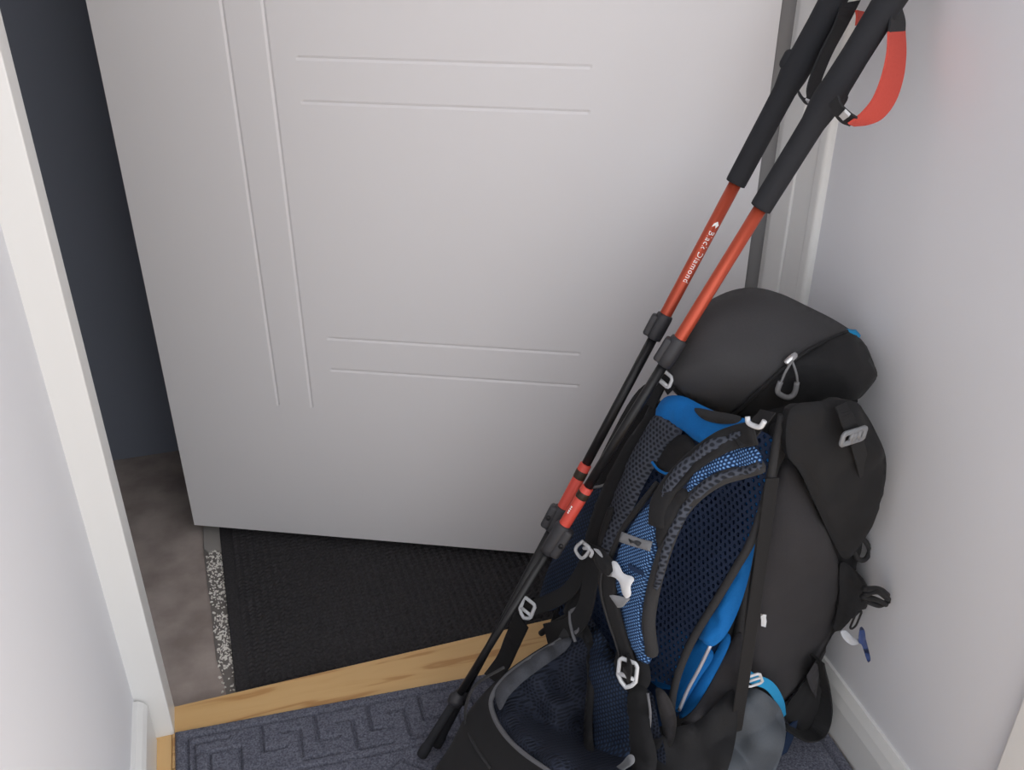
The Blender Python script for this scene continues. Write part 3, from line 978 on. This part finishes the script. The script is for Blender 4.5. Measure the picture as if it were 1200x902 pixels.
# near shoulder strap: blue mesh face, honeycomb edge, black outer band
NS = [(890, 545, -.05), (868, 520, -.05), (830, 535, -.07), (800, 562, -.085), (766, 600, -.095), (722, 665, -.09), (738, 742, -.07), (757, 772, -.055), (756, 720, -.075), (775, 640, -.09), (820, 580, -.08)]
ns_surf = dsurf(NS)
ns_off = lambda k: (lambda x, y: (ns_surf(x, y)[0]+ns_surf(x, y)[1]*k, ns_surf(x, y)[1]))
sheet('near_strap_liner', [(872, 518), (886, 526), (893, 542), (880, 548), (855, 553), (830, 562), (808, 580), (806, 564), (822, 544), (846, 530)], ns_surf, .008, .008, 9, M['mesh_blue'], pack, 4, True, .001, 40, uv_back)
sheet('near_strap_pad', [(766, 588), (775, 598), (776, 622), (770, 650), (762, 684), (757, 720), (760, 752), (762, 776), (748, 772), (737, 745), (727, 704), (720, 668), (732, 630), (748, 604)], ns_surf, .009, .010, 10, M['mesh_blue'], pack, 4, True, .001, 40, uv_back)
ed = [(892, 546), (872, 552), (845, 560), (820, 576), (800, 598), (786, 626), (774, 660), (765, 694), (760, 730), (764, 765)]
tube('near_strap_edge', [ns_surf(x, y)[0] for x, y in ed], .0078, M['trimgrey'], pack, 6)
sheet('near_strap_honeycomb', [(893, 541), (891, 553), (866, 560), (842, 568), (820, 586), (803, 612), (790, 640), (776, 684), (768, 688), (776, 655), (785, 622), (800, 592), (822, 568), (850, 552)], ns_off(.004), .006, .006, 6, M['mesh_honey'], pack, 4, True, 0, 1, uv_back)
ob = [(892, 505), (868, 510), (840, 524), (815, 545), (793, 568), (778, 592), (776, 612)]
ribbon('near_outer_band', [ns_surf(x, y)[0]+ns_surf(x, y)[1]*.010 for x, y in ob], [ns_surf(x, y)[1] for x, y in ob], lambda t: .025-.005*t, .006, M['black2'], pack, bulge=.003)
sheet('near_strap_top_edge', [(876, 501), (846, 512), (818, 534), (795, 558), (779, 583), (785, 588), (801, 567), (823, 544), (850, 522), (878, 509)], ns_off(.015), .003, .004, 4, M['mesh_honey'], pack, 4, True, 0, 1, uv_back)
sheet('near_band_lower', [(784, 574), (806, 570), (812, 582), (800, 600), (785, 630), (776, 640), (772, 612), (774, 592)], ns_off(.006), .006, .004, 7, M['black2'], pack, 4, True, .001, 40)
tube('near_strap_cord', [ns_surf(x, y)[0]+ns_surf(x, y)[1]*.008 for x, y in [(776, 566), (758, 590), (738, 615), (724, 645), (716, 672)]], .0032, M['web'], pack, 6)
ribbon('sternum_rail', [ns_surf(x, y)[0]+ns_surf(x, y)[1]*.011 for x, y in [(745, 660), (753, 664), (762, 667)]], [ns_surf(x, y)[1] for x, y in [(745, 660), (753, 664), (762, 667)]], .006, .002, M['navy'], pack)
# printed label on the strap
lab = sheet('logo_label', [(737, 620), (773, 632), (770, 644), (733, 632)], ns_off(.0105), .0012, .001, 2, M['label'], pack, 4, False)
for nm, pts in (('bird_mark', [(746, 627), (751, 630), (756, 629), (761, 633), (757, 637), (752, 633), (748, 633)]),):
    sheet(nm, pts, ns_off(.0122), .0006, .0002, 1.5, M['print'], lab, 2)
# near webbing from the strap down to the belt buckle
nw = [(715, 655, -.098), (712, 690, -.095), (720, 725, -.085), (730, 755, -.072), (736, 778, -.064)]
ribbon('near_webbing', [on_d(x, y, d) for x, y, d in nw], -PD, lambda t: .028-.004*t, .005, M['black2'], pack, bulge=.003)
tube('webbing_stitch', [on_d(x-8, y, d-.006) for x, y, d in nw], .0012, M['trimgrey'], pack, 5)
sheet('buckle_patch', [(722, 764), (752, 762), (760, 776), (762, 800), (748, 812), (726, 806)], dsurf([(722, 764, -.06), (762, 800, -.05)]), .006, .006, 6, M['black2'], pack, 5, True)
buckle('near_ladder_buckle', on_d(735.5, 786, -.078), on_d(737, 772, -.078)-on_d(734, 800, -.078), -PD+PW*.3, .023, .025, .0026, M['clip'], (-.55,), .008)
ribbon('near_buckle_webbing', [on_d(736, 772, -.072), on_d(736, 779, -.084), on_d(735, 786, -.086), on_d(734, 794, -.074)], -PD, .014, .003, M['web'], pack)
buckle('far_ladder_buckle', on_d(618, 712, -.056), on_d(622, 700, -.056)-on_d(612, 726, -.056), -PD+PW*.3, .019, .024, .0026, M['clip'], (-.55,), .006)
# sternum clip on the near strap
sc = lambda k: (lambda x, y: (ns_surf(x, y)[0]+ns_surf(x, y)[1]*k, ns_surf(x, y)[1]))
sheet('sternum_buckle', [(729, 656), (734, 655), (738, 660), (742, 667), (752, 669), (754, 672), (748, 678), (747, 686), (741, 689), (737, 685), (736, 676), (731, 672), (723, 671), (730, 666)], sc(.016), .003, .003, 3, M['clip'], pack, 3)
sheet('sternum_clip_base', [(712, 640), (726, 650), (732, 662), (726, 672), (716, 668), (708, 656)], sc(.014), .006, .004, 6, M['web'], pack, 4)
sheet('sternum_latch', [(713, 640), (719, 641), (723, 647), (723, 650), (718, 646)], sc(.022), .002, .002, 2, M['clip'], pack, 3)
sheet('lower_strap_slider', [(722, 689), (744, 691), (741, 697), (737, 704), (726, 703), (726, 697)], sc(.013), .003, .003, 4, M['clipdark'], pack, 3)
# white clip on the far strap
fc = dplane(-.05)
tube('far_sternum_clip', [fc(x, y)[0] for x, y in [(683, 634), (676, 640), (675, 646), (682, 654), (690, 646), (690, 641), (684, 636)]], .0022, M['clip'], pack, 4)
tube('far_clip_hook', [fc(x, y)[0] for x, y in [(684, 642), (690, 643), (694, 647), (692, 652)]], .0022, M['clip'], pack, 4)
# load lifter buckles under the lid
buckle('load_lifter_buckle', on_d(780, 444, -.018), on_d(783, 436, -.018)-on_d(776, 452, -.018), -PD, .018, .014, .0022, M['clip'], (-.8,))
tube('load_lifter_hook', [on_d(x, y, -.085) for x, y in [(876, 488), (877, 495), (884, 499), (891, 500), (896, 493)]], .0026, M['clip'], pack, 5)
ribbon('load_lifter_strap', [on_d(787, 458, -.004), on_d(778, 446, -.006), on_d(770, 455, -.006), on_d(762, 476, -.010)], -PD, .016, .002, M['web'], pack)
ribbon('near_lifter_strap', [on_d(900, 482, -.03), on_d(890, 494, -.042), on_d(878, 506, -.055), on_d(862, 515, -.066)], -PD, .02, .002, M['web'], pack)
tube('white_cord_end', [on_d(x, y, -.01) for x, y in [(694, 571), (702, 570), (712, 567)]], .0018, M['cord'], pack, 4)

# ---------------- hip belt
RIM = [(668, 738, -.03), (655, 752, -.055), (628, 768, -.09), (600, 787, -.12), (582, 806, -.14), (575, 826, -.155), (584, 852, -.172), (606, 878, -.185), (640, 903, -.19), (690, 935, -.18), (750, 955, -.15)]
rim3 = [on_d(*p) for p in RIM]
tube('belt_rim', rim3, .0042, M['rimgrey'], pack, 6)
LIN = [(x+2, y+1, d) for x, y, d in RIM]+[(780, 900, -.04), (772, 850, -.03), (764, 812, -.035), (742, 800, -.04), (716, 770, -.03), (700, 735, -.02), (684, 715, -.02)]
sheet('belt_liner', [(x, y) for x, y, d in LIN], dsurf(LIN+[(660, 800, -.06), (640, 830, -.10), (690, 850, -.05), (730, 850, -.035), (620, 800, -.11), (690, 790, -.035)]), .003, .003, 8, M['mesh_lumbar'], pack, 8, True, .002, 40, uv_back)
sheet('lumbar_pad', [(690, 728), (708, 745), (724, 775), (745, 805), (752, 850), (745, 902), (735, 940), (700, 930), (694, 880), (694, 820), (690, 770)], dsurf([(690, 728, -.022), (752, 850, -.045), (700, 930, -.08), (694, 820, -.055)]), .012, .004, 16, M['mesh_navy'], pack, 7, True, .002, 40, uv_back)
sheet('lumbar_seam', [(684, 730), (694, 745), (698, 790), (694, 850), (698, 905), (686, 905), (684, 850), (688, 790), (682, 750)], dsurf([(684, 730, -.034), (694, 850, -.066), (690, 905, -.09)]), .004, .004, 4, M['web'], pack, 5, True)
sheet('rim_pad', [(580, 812), (588, 798), (602, 785), (628, 766), (655, 750), (670, 748), (663, 762), (638, 780), (614, 798), (596, 816), (586, 832)], dsurf([(x, y, d-.006) for x, y, d in RIM[:7]]), .005, .004, 7, M['rimdark'], pack, 4, True, 0, 1, uv_back)
# outer face: padded black wing from the rim down to the floor
def belt_outer():
    top = catmull(rim3, 5); n = len(top)
    cen = pk(.03, -.02, 0); V = []; rows = 9
    for j in range(rows):
        s = j/(rows-1)
        for p in top:
            out = Vector((p.x-cen.x, p.y-cen.y, 0)); out.normalize()
            fcg = .25+.75*max(0, out.dot(Vector((-.6, -.8, 0))))
            bulge = .004+.105*fcg*math.sin(min(1, s*1.1)*math.pi/2)+.005*math.sin(s*9)
            z = p.z+.004+(.011-p.z)*s
            q = Vector((p.x, p.y, 0))+out*bulge; q.z = z+.004*noise.noise(p*25+Vector((0, 0, s*3)))*(1 if 0 < s < 1 else 0)
            V.append(q)
    rev = []
    for j in range(rows):
        s = 1-j/(rows-1)
        for p in top:
            out = Vector((p.x-cen.x, p.y-cen.y, 0)); out.normalize()
            q = Vector((p.x, p.y, 0))-out*(.004+.002*s); q.z = p.z-.004+(.011-p.z)*s
            rev.append(q)
    V += rev; R = rows*2
    Fc = [(j*n+k, j*n+k+1, ((j+1) % R)*n+k+1, ((j+1) % R)*n+k) for j in range(R) for k in range(n-1)]
    Fc += [tuple(j*n for j in range(R)), tuple(j*n+n-1 for j in range(R))]
    return mesh_obj('belt_wing', V, Fc, M['black'], pack, True)


bw = belt_outer()
wing_bvh = BVHTree.FromPolygons([tuple(v.co) for v in bw.data.vertices], [tuple(p.vertices) for p in bw.data.polygons])
on_wing = cast(wing_bvh, dplane(-.2), .001)
tube('wing_piping', [on_wing(x, y)[0] for x, y in [(590, 782), (560, 800), (548, 820), (546, 845), (556, 872), (575, 900)]], .0018, M['trimgrey'], bw, 5)
# grey upper end of the belt with its white-edged tab
sheet('belt_end', [(652, 752), (664, 730), (668, 716), (678, 712), (682, 722), (690, 735), (690, 752), (670, 752)], dsurf([(652, 752, -.05), (668, 716, -.035), (690, 745, -.03)]), .006, .004, 6, M['trimgrey'], pack, 4, True)
tube('belt_tab', [on_d(x, y, -.048) for x, y in [(668, 716), (668, 728), (671, 742), (674, 752)]], .0022, M['rimgrey'], pack, 4)
tube('belt_tab', [on_d(x, y, -.046) for x, y in [(670, 716), (677, 714), (681, 722), (680, 736), (675, 741)]], .0032, M['rimgrey'], pack, 4)
ribbon('far_belt_strap', [on_d(612, 726, -.05), on_d(600, 752, -.05), on_d(590, 775, -.06), on_d(575, 795, -.08)], -PD, .03, .003, M['web'], pack)
# near wing of the belt
NB = [(790, 853, -.005), (822, 842, .02), (858, 808, .055), (864, 850, .05), (852, 905, .02), (830, 945, -.01), (770, 950, -.06), (735, 905, -.05), (760, 872, -.03)]
sheet('near_belt_wing', [(x, y) for x, y, d in NB], dsurf([(x, y, d-.012) for x, y, d in NB]), .007, .008, 10, M['black2'], pack, 7, True, .004, 40, uv_side)
sheet('near_belt_strap', [(768, 808), (779, 810), (790, 830), (793, 850), (788, 872), (781, 874), (775, 846)], dsurf([(764, 812, -.04), (794, 850, -.02), (780, 878, -.03)]), .003, .004, 4, M['sidegrey'], pack, 5, True, .002, 50)
sheet('belt_fabric', [(738, 806), (758, 808), (762, 850), (770, 890), (760, 930), (742, 910), (738, 860)], dsurf([(738, 806, -.055), (770, 890, -.07), (742, 910, -.08)]), .008, .004, 8, M['black2'], pack, 5, True, .003, 50)
tube('belt_stitch', [on_d(x, y, -.062) for x, y in [(759, 812), (762, 835), (761, 855)]], .0016, M['rimgrey'], pack, 4)
sheet('belt_slider', [(717, 902), (728, 894), (737, 884), (743, 886), (743, 894), (732, 902), (724, 910)], dplane(-.095), .003, .003, 3, M['clipdark'], pack, 3)


# ------------------------------------------------------------------ trekking poles
def pole(lo, hi, label, red, strap_fn, text):
    a = on_z(lo[0], lo[1], .021); b = on_x(hi[0], hi[1], .650)
    ax = (b-a).normalized(); L = (b-a).length
    root = empty('trekking_pole', (a.x, a.y, 0), label, 'trekking pole')
    WORLD_PARTS.add(root)
    mid = (a+b)/2
    fr = (CC-mid); fr = (fr-ax*fr.dot(ax)).normalized()     # facing side
    sd = ax.cross(fr)                                         # across the pole (image left)

    def s_at(py):        # distance along the pole of a photograph row
        best = min(range(2001), key=lambda k: abs(row(a+ax*(L*1.2*k/2000))-py)); return L*1.2*best/2000

    def row(p):
        v = p-CC; return 451-FPX*v.dot(CU)/v.dot(CF)

    def lathe(name, prof, material, parent=root, seg=20, ell=1.0, offs=None):
        V = []; Fc = []
        for s, r in prof:
            o_ = offs(s) if offs else 0
            for q in range(seg):
                an = 2*math.pi*q/seg
                V.append(a+ax*s+sd*(math.cos(an)*r*ell+o_)+fr*math.sin(an)*r)
        for j in range(len(prof)-1):
            for q in range(seg):
                Fc.append((j*seg+q, j*seg+(q+1) % seg, (j+1)*seg+(q+1) % seg, (j+1)*seg+q))
        Fc += [tuple(range(seg))[::-1], tuple((len(prof)-1)*seg+q for q in range(seg))]
        return mesh_obj(name, V, Fc, material, parent, True)
    return root, a, ax, fr, sd, s_at, lathe


def chunk(name, c, ex, ey, ez, sx, sy, sz, material, parent, bevel=.002):
    bm = bmesh.new(); bmesh.ops.create_cube(bm, size=1)
    for v in bm.verts: v.co = Vector((v.co.x*sx, v.co.y*sy, v.co.z*sz))
    bmesh.ops.bevel(bm, geom=bm.edges[:], offset=bevel, segments=3, affect='EDGES', profile=.5)
    for v in bm.verts: v.co = c+ex*v.co.x+ey*v.co.y+ez*v.co.z
    me = bpy.data.meshes.new(name); bm.to_mesh(me); bm.free(); me.materials.append(material)
    me.polygons.foreach_set('use_smooth', [True]*len(me.polygons))
    return link(bpy.data.objects.new(name, me), parent)


def lettering(name, text, size, org, xdir, axisdir, fr, sd, r, parent, material, phase):
    """raised print wrapped round a shaft; reading direction xdir"""
    cu = bpy.data.curves.new(name, 'FONT'); cu.body = text; cu.size = size; cu.space_character = 1.14; cu.resolution_u = 2
    tmp = bpy.data.objects.new(name, cu); COL.objects.link(tmp)
    dg = bpy.context.evaluated_depsgraph_get()
    me = bpy.data.meshes.new_from_object(tmp.evaluated_get(dg))
    COL.objects.unlink(tmp); bpy.data.objects.remove(tmp)
    h = size*.35
    for v in me.vertices:
        an = phase+(v.co.y-h)/r
        p = org+xdir*v.co.x+(fr*math.cos(an)+sd*math.sin(an))*(r+.00025)
        v.co = p
    me.materials.clear(); me.materials.append(material)
    return link(bpy.data.objects.new(name, me), parent)


def build_pole(lo, hi, label, oc, rows, far):
    root, a, ax, fr, sd, s_at, lathe = pole(lo, hi, label, oc, None, None)
    gb, ot, ob_, lk1, lk2, o2t, o2b, l2a, l2b, rg = (s_at(y) for y in rows)
    top = s_at(-75)
    # grip: slim foam sleeve, swelling handle
    gl = top-gb
    ridge = s_at(80 if far else 118)
    prof = [(gb, .009), (gb+.0008, .0112), (gb+.004, .0116), (gb+(ridge-gb)*.6, .0122), (ridge-.026, .0126), (ridge-.008, .0152), (ridge+.004, .0158), (ridge+.018, .0146), (ridge+.05, .0140),
            (ridge+.09, .0146), (top-.05, .0160), (top-.02, .0180), (top-.006, .0175), (top, .011)]
    grip = lathe('grip', prof, M['foam'], offs=lambda s: 0)
    chunk('grip_horn', a+ax*(ridge+.004)-sd*(.0125 if far else -.010), ax, sd, fr, .022, .014, .017, M['foam'], grip, .006)
    us = lathe('upper_shaft', [(ob_-.02, .0072), (ob_, .0072), (gb+.01, .0072)], oc)
    lathe('upper_lock', [(lk2, .0072), (lk2+.001, .0092), (lk2+.012, .0098), (lk1-.004, .0098), (lk1-.001, .0092), (lk1, .0072)], M['lock'])
    s = (lk1+lk2)/2
    lock = chunk('upper_lock_lever', a+ax*(s-.002)-sd*.0095+fr*.001, ax, sd, fr, (lk1-lk2)*.82, .009, .015, M['lock'], root, .003)
    lathe('middle_shaft', [(o2t-.004, .0058), (lk2+.004, .0058)], M['shaft'])
    ls = lathe('lower_sleeve', [(o2b-.006, .0063), (o2b, .0074), (o2t-.001, .0074), (o2t, .0062)], M['orange3'])
    hb = (o2t-o2b)
    lathe('sleeve_band', [(o2t-hb*.24, .0075), (o2t-hb*.24+.0005, .0077), (o2t-hb*.12, .0077), (o2t-hb*.12+.0005, .0075)], M['band'], ls)
    lathe('lower_lock', [(l2b, .006), (l2b+.001, .0088), (l2b+.010, .0096), (l2a-.003, .0102), (l2a-.001, .0095), (l2a, .007)], M['lock'])
    s = (l2a+l2b)/2
    lv = chunk('lower_lock_lever', a+ax*s+sd*.009*(-1 if far else 1)+fr*.002, ax, sd, fr, (l2a-l2b)*.9, .012, .016, M['lock'], root, .004)
    tube('lock_screw', [a+ax*s+sd*.010*(-1 if far else 1)+fr*.008, a+ax*s+sd*.010*(-1 if far else 1)+fr*.0115], .0032, M['shaft'], lv, 1)
    lathe('lower_shaft', [(rg-.03, .0048), (l2b+.005, .0050)], M['shaft'])
    lathe('basket_collar', [(rg-.010, .006), (rg-.009, .0092), (rg-.002, .0105), (rg+.002, .0100), (rg+.003, .0078), (rg+.009, .0075), (rg+.010, .0052)], M['lock'])
    lathe('rubber_tip', [(-.008, .0062), (-.0072, .0072), (.008, .0076), (.010, .0066), (.022, .0062), (rg-.012, .0058), (rg-.009, .0056)], M['foam'])
    return root, a, ax, fr, sd, s_at, us, ls, grip, lathe


# rows: grip bottom, orange top, orange bottom, lock top, lock bottom, sleeve top, sleeve bottom, lower lock top, lower lock bottom, collar
rA, aA, axA, frA, sdA, sA, usA, lsA, gA, lathA = build_pole((514, 868), (988, -22), 'trekking pole with white lettering on its orange shaft, next to the door leaf', M['orange'],
    (216, 218, 372, 368, 397, 543, 612, 594, 622, 815), True)
rB, aB, axB, frB, sdB, sB, usB, lsB, gB, lathB = build_pole((497, 880), (1056, -22), 'trekking pole without shaft lettering and with a big coral wrist strap hanging against the wall', M['orange'],
    (245, 246, 402, 396, 428, 570, 624, 614, 648, 818), False)
lettering('lettering', 'Black Diamond', .0094, aA+axA*sA(269), -axA, axA, frA, sdA, .0072, usA, M['white'], .40)
# diamond mark above the lettering
an = .40
for nm, pts in (('diamond_mark', [(0, 0), (.0045, .0035), (.010, .0010), (.006, -.0005), (.010, -.0035), (.0045, -.003)]),):
    V = [aA+axA*(sA(258)-x_*.8)+(frA*math.cos(an+y_/.0072)+sdA*math.sin(an+y_/.0072))*.00745 for x_, y_ in pts]
    mesh_obj(nm, V, [(0, 1, 2, 3), (0, 3, 4, 5)], M['white'], usA, recalc=False)
V = []; Fc = []
for k, (l0, wd) in enumerate(((0, .0022), (.0032, .0016), (.0060, .0022), (.0090, .0018))):
    for q, (u_, v_) in enumerate(((0, -.0012), (wd, -.0009), (wd, .0010), (0, .0013))):
        an_ = -.55+v_/.0075
        V.append(aB+axB*(sB(593)-l0-u_)+(frB*math.cos(an_)+sdB*math.sin(an_))*.0077)
    Fc.append(tuple(k*4+q for q in range(4)))
mesh_obj('print_mark', V, Fc, M['white'], lsB, recalc=False)


# wrist straps: looped webbing given by its two edges
def loop_strap(name, edges, dep, material, parent, thick=.0022, n=5):
    L_ = catmull([on_depth(*e[0], dep+e[2]) for e in edges], n); R_ = catmull([on_depth(*e[1], dep+e[3]) for e in edges], n)
    V = []; Fc = []
    k = len(L_)
    for i_ in range(k):
        t = (L_[min(i_+1, k-1)]-L_[max(i_-1, 0)]); w = (R_[i_]-L_[i_]); nn = t.cross(w).normalized()*thick/2
        V += [L_[i_]+nn, R_[i_]+nn, R_[i_]-nn, L_[i_]-nn]
    for i_ in range(k-1):
        for q in range(4):
            Fc.append((i_*4+q, i_*4+(q+1) % 4, (i_+1)*4+(q+1) % 4, (i_+1)*4+q))
    Fc += [(0, 1, 2, 3), tuple((k-1)*4+q for q in range(4))]
    return mesh_obj(name, V, Fc, material, parent, False)


dB = (on_x(1056, -22, .650)-CC).dot(CF)
ws = loop_strap('wrist_strap', [((1041, 37), (1060, 36), .0, .035), ((1040, 60), (1061, 62), .0, .035), ((1034, 88), (1058, 90), .0, .035), ((1024, 114), (1049, 118), -.002, .032), ((1012, 130), (1034, 138), -.006, .025), ((1002, 139), (1016, 146), -.008, .018), ((994, 145), (1000, 147.5), -.010, .012)], dB, M['strapred'], rB)
loop_strap('strap_top', [((1030, 0), (1049, -6), .0, .03), ((1043, 8), (1056, 10), .0, .035), ((1043, 24), (1060, 24), .0, .035), ((1041, 38), (1060, 37), .0, .035)], dB, M['strapblack'], rB)
lb = loop_strap('strap_lower', [((1005, 138), (996, 147), -.008, .008), ((995, 131), (986, 143), -.014, .004), ((986, 122), (978, 134), -.018, -.002), ((982, 112), (972, 122), -.02, -.004)], dB, M['strapblack'], rB)
loop_strap('diamond_mark', [((996, 135), (989, 140), -.0155, -.0005), ((990, 129), (983.5, 135), -.0185, -.0035)], dB, M['clip'], lb, .003, 2)
dA = (on_x(988, -22, .650)-CC).dot(CF)
loop_strap('wrist_strap', [((986, 4), (1008, 0), -.004, .016), ((978, 28), (993, 29), -.006, .014), ((963, 58), (976, 60), -.008, .012), ((951, 86), (964, 88), -.010, .008), ((946, 104), (959, 105), -.012, .006), ((946, 114), (955, 121), -.012, .004), ((941, 115), (945, 121.5), -.012, .002), ((935, 106), (937, 112), -.010, .0)], dA, M['strapblack'], rA)
loop_strap('strap_lining', [((1003, 12), (1012, 14), -.002, .016), ((1004, 20), (1011, 20), -.002, .016), ((1003, 30), (1007, 28), -.002, .014)], dA, M['strapred'], rA)
loop_strap('strap_mark', [((944, 116), (947, 120), -.0155, -.003), ((949, 118), (951, 121), -.0155, -.003)], dA, M['clip'], rA, .002, 2)
